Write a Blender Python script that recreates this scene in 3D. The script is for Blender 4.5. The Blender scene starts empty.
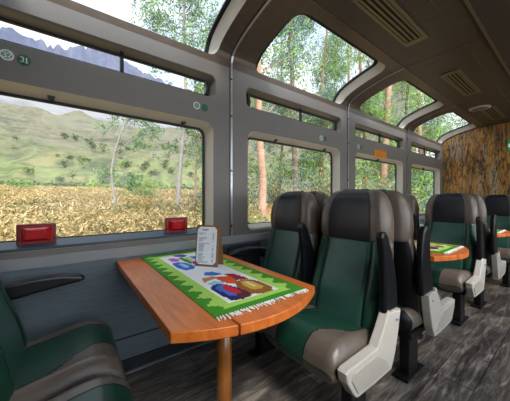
import bpy, bmesh, math, random
from mathutils import Vector, Matrix, noise
random.seed(7)
C = bpy.context.scene.collection
R = math.radians

# ------------------------------------------------------------------ materials
def lin(c):
    if isinstance(c, str):
        c = [int(c[i:i+2], 16)/255 for i in (0, 2, 4)]
    return tuple((x/12.92 if x <= .04045 else ((x+.055)/1.055)**2.4) for x in c) + (1,)

def new_mat(name):
    m = bpy.data.materials.new(name); m.use_nodes = True
    return m, m.node_tree, m.node_tree.nodes['Principled BSDF']

def mat(name, col, rough=.5, metal=0, var=.12, scale=30, bump=0, bscale=200, stretch=(1, 1, 1), spec=.5, coat=0, emit=0):
    m, t, b = new_mat(name)
    N, L = t.nodes, t.links
    b.inputs['Roughness'].default_value = rough
    b.inputs['Metallic'].default_value = metal
    b.inputs['Specular IOR Level'].default_value = spec
    b.inputs['Coat Weight'].default_value = coat
    c = lin(col)
    tc = N.new('ShaderNodeTexCoord'); mp = N.new('ShaderNodeMapping')
    mp.inputs['Scale'].default_value = stretch
    L.new(tc.outputs['Object'], mp.inputs['Vector'])
    nz = N.new('ShaderNodeTexNoise'); nz.inputs['Scale'].default_value = scale; nz.inputs['Detail'].default_value = 5
    L.new(mp.outputs[0], nz.inputs['Vector'])
    rp = N.new('ShaderNodeValToRGB')
    rp.color_ramp.elements[0].position = .3; rp.color_ramp.elements[1].position = .7
    rp.color_ramp.elements[0].color = tuple(x*(1-var) for x in c[:3])+(1,)
    rp.color_ramp.elements[1].color = tuple(min(1, x*(1+var)) for x in c[:3])+(1,)
    L.new(nz.outputs['Fac'], rp.inputs['Fac']); L.new(rp.outputs[0], b.inputs['Base Color'])
    if emit:
        L.new(rp.outputs[0], b.inputs['Emission Color']); b.inputs['Emission Strength'].default_value = emit
    if bump:
        n2 = N.new('ShaderNodeTexNoise'); n2.inputs['Scale'].default_value = bscale; n2.inputs['Detail'].default_value = 3
        L.new(mp.outputs[0], n2.inputs['Vector'])
        bp = N.new('ShaderNodeBump'); bp.inputs['Strength'].default_value = bump; bp.inputs['Distance'].default_value = .01
        L.new(n2.outputs['Fac'], bp.inputs['Height']); L.new(bp.outputs[0], b.inputs['Normal'])
    return m

def ramp_set(rp, stops):
    el = rp.color_ramp.elements
    while len(el) > 1: el.remove(el[-1])
    el[0].position = stops[0][0]; el[0].color = lin(stops[0][1])
    for p, c in stops[1:]:
        e = el.new(p); e.color = lin(c)

def grain_mat(name, stops, stretch, scale=4, rough=.3, coat=0, distort=1.5, bump=.05, spec=.5):
    m, t, b = new_mat(name); N, L = t.nodes, t.links
    tc = N.new('ShaderNodeTexCoord'); mp = N.new('ShaderNodeMapping'); mp.inputs['Scale'].default_value = stretch
    L.new(tc.outputs['Object'], mp.inputs['Vector'])
    nz = N.new('ShaderNodeTexNoise'); nz.inputs['Scale'].default_value = scale; nz.inputs['Detail'].default_value = 8
    nz.inputs['Distortion'].default_value = distort; nz.inputs['Roughness'].default_value = .65
    L.new(mp.outputs[0], nz.inputs['Vector'])
    rp = N.new('ShaderNodeValToRGB'); ramp_set(rp, stops)
    L.new(nz.outputs['Fac'], rp.inputs['Fac']); L.new(rp.outputs[0], b.inputs['Base Color'])
    b.inputs['Roughness'].default_value = rough; b.inputs['Coat Weight'].default_value = coat
    b.inputs['Specular IOR Level'].default_value = spec
    bp = N.new('ShaderNodeBump'); bp.inputs['Strength'].default_value = bump
    L.new(nz.outputs['Fac'], bp.inputs['Height']); L.new(bp.outputs[0], b.inputs['Normal'])
    return m

M = {}
M['panel'] = mat('taupe_painted_panel', '6f6a65', .38, var=.04, scale=6)
M['reveal'] = mat('pale_reveal_paint', 'bdb7ae', .45, var=.03, scale=6)
M['roofpanel'] = mat('bronze_roof_panel', '5e5146', .33, metal=.25, var=.12, scale=14, stretch=(1, 4, 4))
M['sillband'] = mat('grey_sill_paint', '8d8f92', .4, var=.04, scale=8)
M['sillslope'] = mat('dark_slate_sill', '3c4a55', .3, var=.08, scale=8)
M['gasket'] = mat('black_rubber_gasket', '101113', .6, var=.1)
M['lower'] = grain_mat('blue_grey_laminate', [(.3, '56626a'), (.55, '64717a'), (.75, '707d86')], (1.5, 1, 26), 5, .55, distort=.4)
M['lowdark'] = mat('charcoal_plastic', '2a2f35', .5, var=.1)
M['silver'] = mat('brushed_aluminium', 'b9bcc0', .3, metal=.85, var=.06, scale=40)
M['ceiling'] = grain_mat('dark_bronze_ceiling', [(.3, '362e27'), (.55, '41382f'), (.75, '4c4238')], (4, 1.5, 1), 7, .4, distort=.8)
M['ceildark'] = mat('dark_grey_ceiling', '36312d', .45, var=.08, scale=12)
M['rail'] = mat('bronze_ceiling_rail', '6d6353', .3, metal=.5, var=.08)
M['vent'] = mat('tan_metal_vent', '77694f', .35, metal=.4, var=.06)
M['ventslot'] = mat('black_vent_slot', '15130f', .7, var=.1)
M['white'] = mat('cream_white_plastic', 'c4bdb3', .4, var=.03)
M['whiteplate'] = mat('cream_inset_plastic', 'b3aca1', .42, var=.03)
M['blackplastic'] = mat('black_gloss_plastic', '0b0d12', .36, var=.1)
M['blackmetal'] = mat('black_metal', '0d0e10', .45, var=.1)
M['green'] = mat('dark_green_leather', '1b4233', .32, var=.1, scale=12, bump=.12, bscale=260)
M['greenlit'] = mat('lit_green_leather', '2b5045', .28, var=.1, scale=12, bump=.12, bscale=260)  # backrest centre: lighter copy of the green, sheen put into the colour
M['brown'] = mat('taupe_brown_leather', '665a51', .3, var=.08, scale=12, bump=.12, bscale=260)
M['seam'] = mat('dark_leather_seam', '0c0f0d', .6, var=.1)
M['cover'] = mat('black_vinyl_cover', '15151d', .36, var=.12, scale=20, bump=.1, bscale=160)
M['table'] = grain_mat('orange_varnished_wood', [(.25, 'b4551c'), (.5, 'd26f2b'), (.75, 'e0843f')], (6, .8, 3), 4, .36, coat=.1)
M['tableedge'] = M['table']
M['leg'] = grain_mat('golden_varnished_wood', [(.25, '8a4f1e'), (.55, 'a9692c'), (.8, 'bd7d3a')], (14, 14, 1), 3, .3, coat=.3)
M['card'] = mat('white_menu_paper', 'f6f8fc', .6, var=.015)
M['ink'] = mat('grey_print', '7d838c', .7, var=.05)
M['board'] = mat('brown_kraft_board', '8a6240', .6, var=.1, scale=60)
M['stick_w'] = mat('white_sticker', 'd6dcd6', .4, var=.02)
M['stick_g'] = mat('green_sticker', '1d5a3c', .4, var=.04)
M['stick_ink'] = mat('grey_green_sticker_ink', '6f8f84', .5, var=.02)
M['orange'] = mat('orange_notice', 'd9860f', .45, var=.04)
M['orangeink'] = mat('dark_notice_ink', '4a2408', .5, var=.05)
M['lens'] = mat('red_plastic_lens', 'b80c16', .18, var=.06, coat=.5)
M['lensbase'] = mat('dark_red_plastic', '7d0a12', .3, var=.06, coat=.2)
M['disc'] = mat('pale_grey_plastic', 'a8a49b', .45, var=.04)
M['exitgreen'] = mat('green_exit_sign', '138a55', .4, var=.03, emit=.25)
M['exitwhite'] = mat('white_exit_sign', 'd5ded8', .4, var=.02, emit=.2)

def floor_mat():
    m, t, b = new_mat('grey_wood_plank_floor'); N, L = t.nodes, t.links
    tc = N.new('ShaderNodeTexCoord')
    br = N.new('ShaderNodeTexBrick')
    br.inputs['Scale'].default_value = 1; br.inputs['Brick Width'].default_value = 1.2; br.inputs['Row Height'].default_value = .19
    br.inputs['Mortar Size'].default_value = .004; br.inputs['Mortar Smooth'].default_value = .3
    br.inputs['Color1'].default_value = (.75, .75, .75, 1); br.inputs['Color2'].default_value = (1.25, 1.22, 1.2, 1)
    br.inputs['Mortar'].default_value = (.35, .35, .35, 1); br.offset = .43
    L.new(tc.outputs['Object'], br.inputs['Vector'])
    mp = N.new('ShaderNodeMapping'); mp.inputs['Scale'].default_value = (1.2, 9, 1); L.new(tc.outputs['Object'], mp.inputs['Vector'])
    nz = N.new('ShaderNodeTexNoise'); nz.inputs['Scale'].default_value = 2.6; nz.inputs['Detail'].default_value = 9
    nz.inputs['Roughness'].default_value = .68; nz.inputs['Distortion'].default_value = 1.2
    L.new(mp.outputs[0], nz.inputs['Vector'])
    rp = N.new('ShaderNodeValToRGB'); ramp_set(rp, [(.3, '45423f'), (.42, '686564'), (.53, '908c88'), (.61, 'b8b3ae'), (.7, 'dcd4ca')])
    L.new(nz.outputs['Fac'], rp.inputs['Fac'])
    mp3 = N.new('ShaderNodeMapping'); mp3.inputs['Scale'].default_value = (.9, 2.5, 1); L.new(tc.outputs['Object'], mp3.inputs['Vector'])
    n3 = N.new('ShaderNodeTexNoise'); n3.inputs['Scale'].default_value = 3; n3.inputs['Detail'].default_value = 4
    L.new(mp3.outputs[0], n3.inputs['Vector'])
    r3 = N.new('ShaderNodeValToRGB'); ramp_set(r3, [(.35, '948d8a'), (.55, 'd8d0c8'), (.7, 'fff0e0')])
    L.new(n3.outputs['Fac'], r3.inputs['Fac'])
    mx = N.new('ShaderNodeMix'); mx.data_type = 'RGBA'; mx.blend_type = 'MULTIPLY'; mx.inputs[0].default_value = 1
    L.new(rp.outputs[0], mx.inputs[6]); L.new(br.outputs['Color'], mx.inputs[7])
    mx2 = N.new('ShaderNodeMix'); mx2.data_type = 'RGBA'; mx2.blend_type = 'MULTIPLY'; mx2.inputs[0].default_value = 1
    L.new(mx.outputs[2], mx2.inputs[6]); L.new(r3.outputs[0], mx2.inputs[7])
    L.new(mx2.outputs[2], b.inputs['Base Color'])
    b.inputs['Roughness'].default_value = .42
    bp = N.new('ShaderNodeBump'); bp.inputs['Strength'].default_value = .12
    L.new(nz.outputs['Fac'], bp.inputs['Height']); L.new(bp.outputs[0], b.inputs['Normal'])
    return m
M['floor'] = floor_mat()

def mural_mat():
    m, t, b = new_mat('bark_mural_print'); N, L = t.nodes, t.links
    tc = N.new('ShaderNodeTexCoord')
    mp = N.new('ShaderNodeMapping'); mp.inputs['Scale'].default_value = (1, 2.2, .55); L.new(tc.outputs['Object'], mp.inputs['Vector'])
    nz = N.new('ShaderNodeTexNoise'); nz.inputs['Scale'].default_value = 2.2; nz.inputs['Detail'].default_value = 6; nz.inputs['Distortion'].default_value = 1.6
    L.new(mp.outputs[0], nz.inputs['Vector'])
    rp = N.new('ShaderNodeValToRGB'); ramp_set(rp, [(.28, '8a6f50'), (.40, 'a07c4c'), (.48, 'c08a34'), (.55, 'a98550'), (.63, 'a69885'), (.72, 'cf9a3c')])
    L.new(nz.outputs['Fac'], rp.inputs['Fac'])
    mx = None; prev = rp.outputs[0]
    for ang, sc_, lo, hi in ((18, 3.0, .0, .05), (-24, 2.2, .0, .045), (5, 6, .0, .06)):
        mp2 = N.new('ShaderNodeMapping'); mp2.inputs['Rotation'].default_value = (R(ang), 0, 0); mp2.inputs['Scale'].default_value = (1, 3.2, .55)
        L.new(tc.outputs['Object'], mp2.inputs['Vector'])
        n4 = N.new('ShaderNodeTexNoise'); n4.inputs['Scale'].default_value = sc_; n4.inputs['Detail'].default_value = 5; n4.inputs['Roughness'].default_value = .6
        L.new(mp2.outputs[0], n4.inputs['Vector'])
        sb = N.new('ShaderNodeMath'); sb.operation = 'SUBTRACT'; sb.inputs[1].default_value = .5; L.new(n4.outputs['Fac'], sb.inputs[0])
        ab = N.new('ShaderNodeMath'); ab.operation = 'ABSOLUTE'; L.new(sb.outputs[0], ab.inputs[0])
        r2 = N.new('ShaderNodeValToRGB'); ramp_set(r2, [(lo, '5a4836'), (hi*.3, '9a8874'), (hi*.6, 'ffffff')]); L.new(ab.outputs[0], r2.inputs['Fac'])
        mx = N.new('ShaderNodeMix'); mx.data_type = 'RGBA'; mx.blend_type = 'MULTIPLY'; mx.inputs[0].default_value = .75
        L.new(prev, mx.inputs[6]); L.new(r2.outputs[0], mx.inputs[7]); prev = mx.outputs[2]
    L.new(mx.outputs[2], b.inputs['Base Color']); b.inputs['Roughness'].default_value = .5
    return m
M['mural'] = mural_mat()

def glass_mat():
    m = bpy.data.materials.new('window_glass'); m.use_nodes = True
    t = m.node_tree; N, L = t.nodes, t.links; N.clear()
    out = N.new('ShaderNodeOutputMaterial'); mx = N.new('ShaderNodeMixShader')
    tr = N.new('ShaderNodeBsdfTransparent'); tr.inputs[0].default_value = (.93, .95, .95, 1)
    gl = N.new('ShaderNodeBsdfGlossy'); gl.inputs['Roughness'].default_value = .02
    fr = N.new('ShaderNodeFresnel'); fr.inputs[0].default_value = 1.25
    L.new(fr.outputs[0], mx.inputs[0]); L.new(tr.outputs[0], mx.inputs[1]); L.new(gl.outputs[0], mx.inputs[2])
    L.new(mx.outputs[0], out.inputs[0])
    return m
M['glass'] = glass_mat()

def leaf_mat(name, col, trans=.35):
    m = bpy.data.materials.new(name); m.use_nodes = True
    t = m.node_tree; N, L = t.nodes, t.links; N.clear()
    out = N.new('ShaderNodeOutputMaterial'); mx = N.new('ShaderNodeMixShader'); mx.inputs[0].default_value = trans
    d = N.new('ShaderNodeBsdfDiffuse'); s = N.new('ShaderNodeBsdfTranslucent')
    tc = N.new('ShaderNodeTexCoord'); nz = N.new('ShaderNodeTexNoise'); nz.inputs['Scale'].default_value = 1.3; nz.inputs['Detail'].default_value = 4
    L.new(tc.outputs['Object'], nz.inputs['Vector'])
    rp = N.new('ShaderNodeValToRGB'); c = lin(col)
    rp.color_ramp.elements[0].position = .3; rp.color_ramp.elements[1].position = .7
    rp.color_ramp.elements[0].color = tuple(x*.65 for x in c[:3])+(1,); rp.color_ramp.elements[1].color = tuple(min(1, x*1.3) for x in c[:3])+(1,)
    L.new(nz.outputs['Fac'], rp.inputs['Fac'])
    L.new(rp.outputs[0], d.inputs[0]); L.new(rp.outputs[0], s.inputs[0])
    L.new(d.outputs[0], mx.inputs[1]); L.new(s.outputs[0], mx.inputs[2]); L.new(mx.outputs[0], out.inputs[0])
    return m

# ------------------------------------------------------------------ object helpers
def tag(o, label=None, cat=None, group=None, kind=None):
    if label: o['label'] = label
    if cat: o['category'] = cat
    if group: o['group'] = group
    if kind: o['kind'] = kind
    return o

def empty(name, loc=(0, 0, 0), label=None, cat=None, group=None):
    o = bpy.data.objects.new(name, None); C.objects.link(o); o.location = loc; o.empty_display_size = .1
    return tag(o, label, cat, group)

def mesh(name, verts, faces, mats, fm=None, parent=None, smooth=False, loc=None):
    me = bpy.data.meshes.new(name); me.from_pydata(verts, [], faces)
    for m in (mats if isinstance(mats, (list, tuple)) else [mats]): me.materials.append(m)
    if fm: me.polygons.foreach_set('material_index', fm)
    if smooth: me.polygons.foreach_set('use_smooth', [True]*len(me.polygons))
    me.update()
    o = bpy.data.objects.new(name, me); C.objects.link(o)
    if parent: o.parent = parent
    if loc: o.location = loc
    return o

def from_bm(name, bm, mats, parent=None, smooth=False, loc=None, recalc=True):
    if recalc: bmesh.ops.recalc_face_normals(bm, faces=bm.faces)
    me = bpy.data.meshes.new(name); bm.to_mesh(me); bm.free()
    for m in (mats if isinstance(mats, (list, tuple)) else [mats]): me.materials.append(m)
    if smooth: me.polygons.foreach_set('use_smooth', [True]*len(me.polygons))
    o = bpy.data.objects.new(name, me); C.objects.link(o)
    if parent: o.parent = parent
    if loc: o.location = loc
    return o

def add_box(bm, a, b, bevel=0, seg=2, mi=0, mtx=None):
    n0 = set(bm.faces)
    r = bmesh.ops.create_cube(bm, size=1)
    vs = r['verts']
    for v in vs:
        v.co = Vector([(a[i]+b[i])/2 + v.co[i]*(b[i]-a[i]) for i in range(3)])
    if bevel:
        es = {e for v in vs for e in v.link_edges}
        bmesh.ops.bevel(bm, geom=list(es), offset=bevel, segments=seg, affect='EDGES', profile=.5)
    new = [f for f in bm.faces if f not in n0]
    if mtx:
        for v in {v for f in new for v in f.verts}: v.co = mtx @ v.co
    for f in new: f.material_index = mi
    return new

def add_prism(bm, poly, axis, c0, c1, bevel=0, mi=0, seg=2):
    """poly of 2d points extruded along axis (0,1,2) from c0 to c1"""
    def P(p, c):
        if axis == 0: return Vector((c, p[0], p[1]))
        if axis == 1: return Vector((p[0], c, p[1]))
        return Vector((p[0], p[1], c))
    n0 = set(bm.faces)
    A = [bm.verts.new(P(p, c0)) for p in poly]; B = [bm.verts.new(P(p, c1)) for p in poly]
    n = len(poly)
    fs = [bm.faces.new(A), bm.faces.new(B[::-1])]
    for i in range(n): fs.append(bm.faces.new((A[i], B[i], B[(i+1) % n], A[(i+1) % n])))
    bmesh.ops.recalc_face_normals(bm, faces=fs)
    if bevel:
        es = {e for f in fs[:2] for e in f.edges}
        bmesh.ops.bevel(bm, geom=list(es), offset=bevel, segments=seg, affect='EDGES', profile=.5)
    new = [f for f in bm.faces if f not in n0]
    for f in new: f.material_index = mi
    return new

def add_tube(bm, pts, rad, n=8, mi=0, caps=True):
    pts = [Vector(p) for p in pts]
    if not isinstance(rad, (list, tuple)): rad = [rad]*len(pts)
    rings = []
    for i, p in enumerate(pts):
        d = (pts[min(i+1, len(pts)-1)]-pts[max(i-1, 0)]).normalized()
        up = Vector((0, 1, 0)) if abs(d.y) < .9 else Vector((1, 0, 0))
        a = d.cross(up).normalized(); b = d.cross(a)
        rings.append([bm.verts.new(p+(a*math.cos(6.28319*k/n)+b*math.sin(6.28319*k/n))*rad[i]) for k in range(n)])
    for i in range(len(rings)-1):
        for k in range(n):
            f = bm.faces.new((rings[i][k], rings[i][(k+1) % n], rings[i+1][(k+1) % n], rings[i+1][k])); f.material_index = mi; f.smooth = True
    if caps:
        for r in (rings[0], rings[-1]):
            f = bm.faces.new(r); f.material_index = mi

def box(name, a, b, m, parent=None, bevel=.003, loc=None, seg=2):
    bm = bmesh.new(); add_box(bm, a, b, bevel, seg); return from_bm(name, bm, m, parent, loc=loc)

def copy_tree(o, parent=None):
    c = o.copy(); C.objects.link(c)
    if parent: c.parent = parent
    for ch in list(o.children): copy_tree(ch, c)
    return c

def struct(o): o['kind'] = 'structure'; return o

GLYPH = {'1': [[(.28, .78), (.5, 1), (.5, 0)], [(.25, 0), (.75, 0)]],
         '2': [[(.1, .78), (.22, .95), (.5, 1), (.78, .93), (.88, .72), (.75, .5), (.1, 0), (.92, 0)]],
         '3': [[(.1, .86), (.3, .98), (.6, 1), (.84, .88), (.86, .68), (.7, .54), (.4, .52)], [(.7, .54), (.9, .38), (.9, .18), (.7, .03), (.4, 0), (.1, .12)]]}
def numeral_mesh(body, h, m, parent, y):
    """stroke digits on a flat disc, facing -y"""
    bm = bmesh.new(); w = h*.62; n = len(body)
    for k, ch in enumerate(body):
        ox = (k-n/2)*w*1.12+w*.06
        for st in GLYPH[ch]:
            add_tube(bm, [(ox+p[0]*w, y, p[1]*h-h/2) for p in st], h*.085, 6)
    return from_bm('numeral', bm, m, parent)

# ------------------------------------------------------------------ camera
H = 1.12
cam = bpy.data.objects.new('camera', bpy.data.cameras.new('camera')); C.objects.link(cam)
cam.location = (0, 0, H); cam.data.sensor_width = 36; cam.data.lens = 248/510*36; cam.data.clip_start = .05; cam.data.clip_end = 4000
cam.rotation_euler = (R(90-.4), 0, R(53-90))
bpy.context.scene.camera = cam
YAW = R(53)
def at(px, py, depth):
    """world point seen at a photo pixel at a distance along the view axis (for placing far things)"""
    d = Vector((math.cos(YAW), math.sin(YAW), 0)); r = Vector((math.sin(YAW), -math.cos(YAW), 0))
    return Vector((0, 0, H)) + depth*(d + r*((px-255)/248) + Vector((0, 0, 1))*((198.8-py)/248))

# ------------------------------------------------------------------ car body
YW, YR = 1.75, -1.25            # window wall in view, opposite wall
XB, XF = -1.45, 6.15             # rear and front bulkheads
YM = (YW+YR)/2
PROF = [(1.75, 2.19), (1.749, 2.225), (1.742, 2.26), (1.725, 2.29), (1.695, 2.317), (1.65, 2.34), (1.6, 2.36), (1.52, 2.386), (1.43, 2.41), (1.32, 2.434), (1.22, 2.449), (1.11, 2.455)]
class Prof:
    def __init__(s, pts):
        s.p = [Vector((0, a, b)) for a, b in pts]; s.d = [0]
        for i in range(1, len(pts)): s.d.append(s.d[-1]+(s.p[i]-s.p[i-1]).length)
        s.n = []
        for i in range(len(pts)):
            a = s.p[max(0, i-1)]; b = s.p[min(len(pts)-1, i+1)]; t = (b-a).normalized()
            s.n.append(Vector((0, t.z, -t.y)))          # outward (towards +y, +z)
        s.L = s.d[-1]
    def at(s, q):
        q = max(0, min(s.L, q))
        for i in range(1, len(s.d)):
            if q <= s.d[i] or i == len(s.d)-1:
                f = (q-s.d[i-1])/(s.d[i]-s.d[i-1])
                return s.p[i-1].lerp(s.p[i], f), s.n[i-1].lerp(s.n[i], f).normalized()
flat = Prof([(YW, .81), (YW, 2.19)])
roof = Prof(PROF)

def hole_rows(h):
    x0, x1, s0, s1, rb, rt = h
    rows = []
    n = 6
    for k in range(n+1):
        a = k/n*math.pi/2
        rows.append((s0+rb*(1-math.cos(a)), rb*(1-math.sin(a))))
    m = 18
    for k in range(1, m): rows.append((s0+rb+(s1-rt-s0-rb)*k/m, 0))
    for k in range(n, -1, -1):
        a = k/n*math.pi/2
        rows.append((s1-rt*(1-math.cos(a)), rt*(1-math.sin(a))))
    return [(s, x0+i, x1-i) for s, i in rows]

def mirror(p, flip):
    return Vector((p.x, 2*YM-p.y, p.z)) if flip else p

def panel_rows(prof, x0, x1, s0, s1, holes):
    """rows (s, [(xa, xb) solid spans]) as quad strips"""
    V, F = [], []
    def put(s, xs):
        p, n = prof.at(s); i = len(V)
        for x in xs: V.append(Vector((x, p.y, p.z)))
        return i
    cur = s0
    for h in holes:
        rows = hole_rows(h)
        sects = [(cur, rows[0][1], rows[0][2])]
        ns = max(1, int((rows[0][0]-cur)/.03))
        base = [(cur+(rows[0][0]-cur)*k/ns, rows[0][1], rows[0][2]) for k in range(ns)]
        allr = base+rows
        idx = [put(s, (x0, a, b, x1)) for s, a, b in allr]
        for k in range(len(allr)-1):
            i, j = idx[k], idx[k+1]
            F.append((i, i+1, j+1, j)); F.append((i+2, i+3, j+3, j+2))
            if k < len(base): F.append((i+1, i+2, j+2, j+1))
        cur = rows[-1][0]; la, lb = rows[-1][1], rows[-1][2]
    ns = max(1, int((s1-cur)/.03))
    idx = [put(cur+(s1-cur)*k/ns, (x0, la, lb, x1)) for k in range(ns+1)]
    for k in range(ns):
        i, j = idx[k], idx[k+1]
        for q in range(3): F.append((i+q, i+q+1, j+q+1, j+q))
    return V, F

def loop_of(prof, h, shrink, off, low=None):
    """closed outline of a hole, shrunk in x and s and pushed outwards"""
    x0, x1, s0, s1, rb, rt = h
    h2 = (x0+shrink, x1-shrink, s0+(shrink if low is None else low), s1-shrink, max(.012, rb-shrink*.5), max(.012, rt-shrink*.5))
    rows = hole_rows(h2)
    rows = [(s, a, b) for s, a, b in rows]
    L_, R_ = [], []
    for s, a, b in rows:
        p, n = prof.at(s); q = p+n*off
        L_.append(Vector((a, q.y, q.z))); R_.append(Vector((b, q.y, q.z)))
    return L_, R_

def strip_between(A, B, V, F):
    """A, B: (left list, right list) outlines with equal counts -> ring of quads"""
    la = A[0]+A[1][::-1]; lb = B[0]+B[1][::-1]
    i0 = len(V); n = len(la); V += la; V += lb
    for k in range(n):
        F.append((i0+k, i0+(k+1) % n, i0+n+(k+1) % n, i0+n+k))

def cover_between(A, V, F):
    i0 = len(V); n = len(A[0])
    for a, b in zip(*A): V.append(a); V.append(b)
    for k in range(n-1): F.append((i0+2*k, i0+2*k+1, i0+2*k+3, i0+2*k+2))

SEAMS = [-.62, 1.075, 2.75, 4.45, 6.15]
wn = [0]
def windows(flip):
    WV, WF, RV, RF = [], [], [], []
    def ext(DV, DF, V, F):
        o = len(DV); DV += [mirror(v, flip) for v in V]; DF += [tuple(i+o for i in f) for f in F]
    # blank end of the car behind the first bay
    V = [Vector((XB, YW, 0.0)), Vector((SEAMS[0], YW, 0.0)), Vector((SEAMS[0], YW, 2.19)), Vector((XB, YW, 2.19))]
    ext(WV, WF, V, [(0, 1, 2, 3)])
    for b in range(4):
        x0, x1 = SEAMS[b], SEAMS[b+1]
        main = (x0+.165, x1-.165, .035, .905, .06, .075)
        slim = (x0+.15, x1-.14, 1.10, 1.275, .05, .05)
        sky = (x0+.23, x1-(.13 if b < 3 else .05), .05, roof.L-.09, .07, .12)
        V, F = panel_rows(flat, x0, x1, 0, flat.L, [main, slim]); ext(WV, WF, V, F)
        V, F = panel_rows(roof, x0, x1, 0, roof.L, [sky]); ext(RV, RF, V, F)
        for kind, prof, h, dep, shr in (('main', flat, main, .085, .035), ('slim', flat, slim, .075, .022), ('sky', roof, sky, .08, .045)):
            wn[0] += 1
            lo = -.025 if kind == 'sky' else None
            l2 = .0 if kind == 'sky' else None
            rv, rf = [], []
            strip_between(loop_of(prof, h, 0, 0), loop_of(prof, h, .006, .012, lo and -.004), rv, rf)
            strip_between(loop_of(prof, h, .006, .012, lo and -.004), loop_of(prof, h, shr, dep, lo), rv, rf)
            rv = [mirror(v, flip) for v in rv]
            w = struct(mesh('window_%d' % wn[0], rv, rf, M['reveal'] if kind != 'slim' else M['panel'], smooth=False))
            gw = .03 if kind == 'sky' else .016
            gv, gf = [], []
            strip_between(loop_of(prof, h, shr, dep-.004, lo), loop_of(prof, h, shr+gw, dep-.004, l2), gv, gf)
            strip_between(loop_of(prof, h, shr+gw, dep-.004, l2), loop_of(prof, h, shr+gw, dep+.012, l2), gv, gf)
            mesh('gasket', [mirror(v, flip) for v in gv], gf, M['gasket'], parent=w)
            pv, pf = [], []
            cover_between(loop_of(prof, h, shr+.002, dep+.008, lo), pv, pf)
            mesh('pane', [mirror(v, flip) for v in pv], pf, M['glass'], parent=w, smooth=(kind == 'sky'))
            if kind == 'main':
                bm = bmesh.new()
                add_prism(bm, [(YW+.001, .846), (YW+.085, .872), (YW+.085, .89), (YW+.07, .892), (YW+.001, .862)], 0, h[0]+.03, h[1]-.03)
                o = from_bm('sill_slope', bm, M['sillslope' if b == 0 else 'reveal'], parent=w)
                if flip:
                    for v in o.data.vertices: v.co = mirror(v.co, True)
            if not flip:
                if kind == 'main':
                    for q in (.28, .84) if b < 2 else (.5,):
                        bm = bmesh.new(); xm = h[0]+(h[1]-h[0])*q
                        add_prism(bm, [(xm-.022, 1.705), (xm+.022, 1.705), (xm+.012, 1.68), (xm-.008, 1.672)], 1, YW+.045, YW+.075, .003)
                        from_bm('clip', bm, M['blackplastic'], parent=w)
                if kind == 'slim':
                    xm = h[0]+(h[1]-h[0])*.535
                    box('divider', (xm-.011, YW+.05, 1.925), (xm+.011, YW+.075, 2.07), M['blackplastic'], w)
                    for xq in (h[1]-.055, h[0]+.055):
                        bm = bmesh.new()
                        add_prism(bm, [(xq-.02, 1.945), (xq+.018, 1.945), (xq+.022, 1.99), (xq+.012, 2.0), (xq+.016, 2.045), (xq-.018, 2.045), (xq-.01, 1.995)], 1, YW+.035, YW+.072, .005)
                        from_bm('latch', bm, M['blackplastic'], parent=w)
    return WV, WF, RV, RF

WV, WF, RV, RF = windows(False)
# lower wall + sill under the windows
def quad(V, F, a, b, c, d):
    i = len(V); V += [Vector(a), Vector(b), Vector(c), Vector(d)]; F.append((i, i+1, i+2, i+3))
struct(mesh('wall_left', WV, WF, M['panel']))
struct(mesh('trim_1', RV, RF, M['roofpanel'], smooth=False))
wn0 = wn[0]
WV2, WF2, RV2, RF2 = windows(True)
struct(mesh('wall_right', WV2, WF2, M['panel']))
struct(mesh('trim_2', RV2, RF2, M['roofpanel']))
for flip, nm in ((False, 'left'), (True, 'right')):
    s = -1 if flip else 1
    y = YR if flip else YW
    bm = bmesh.new()
    add_box(bm, (SEAMS[0], min(y, y+.03*s), 0), (XF, max(y, y+.03*s), .765))
    struct(from_bm('wall_%s_lower' % nm, bm, M['lower']))
    bm = bmesh.new()
    add_box(bm, (SEAMS[0], min(y-.014*s, y+.03*s), .752), (XF, max(y-.014*s, y+.03*s), .812), .004)
    struct(from_bm('trim_%s' % ('3' if not flip else '4'), bm, M['sillband']))
    bm = bmesh.new()
    add_box(bm, (SEAMS[0], min(y, y-.012*s), 0), (XF, max(y, y-.012*s), .1), .003)
    add_box(bm, (SEAMS[0], min(y-.008*s, y-.016*s), .09), (XF, max(y-.008*s, y-.016*s), .1), 0)
    struct(from_bm('baseboard_%s' % nm, bm, M['lowdark']))
# thin aluminium strip along the baseboard and a dark panel seam higher up
bm = bmesh.new(); add_box(bm, (SEAMS[0], YW-.024, .012), (XF, YW-.012, .024)); struct(from_bm('trim_5', bm, M['silver']))
bm = bmesh.new(); add_box(bm, (SEAMS[0], YW-.004, .232), (XF, YW-.0005, .24)); struct(from_bm('trim_6', bm, M['gasket']))
# dark louvred panel under the pillar beside the table
bm = bmesh.new()
add_box(bm, (.93, YW-.03, .3), (1.36, YW-.001, .745), .006)
for k in range(6): add_box(bm, (.955+k*.066, YW-.045, .34), (.972+k*.066, YW-.029, .735), .003)
struct(from_bm('trim_7', bm, M['lowdark']))

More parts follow.
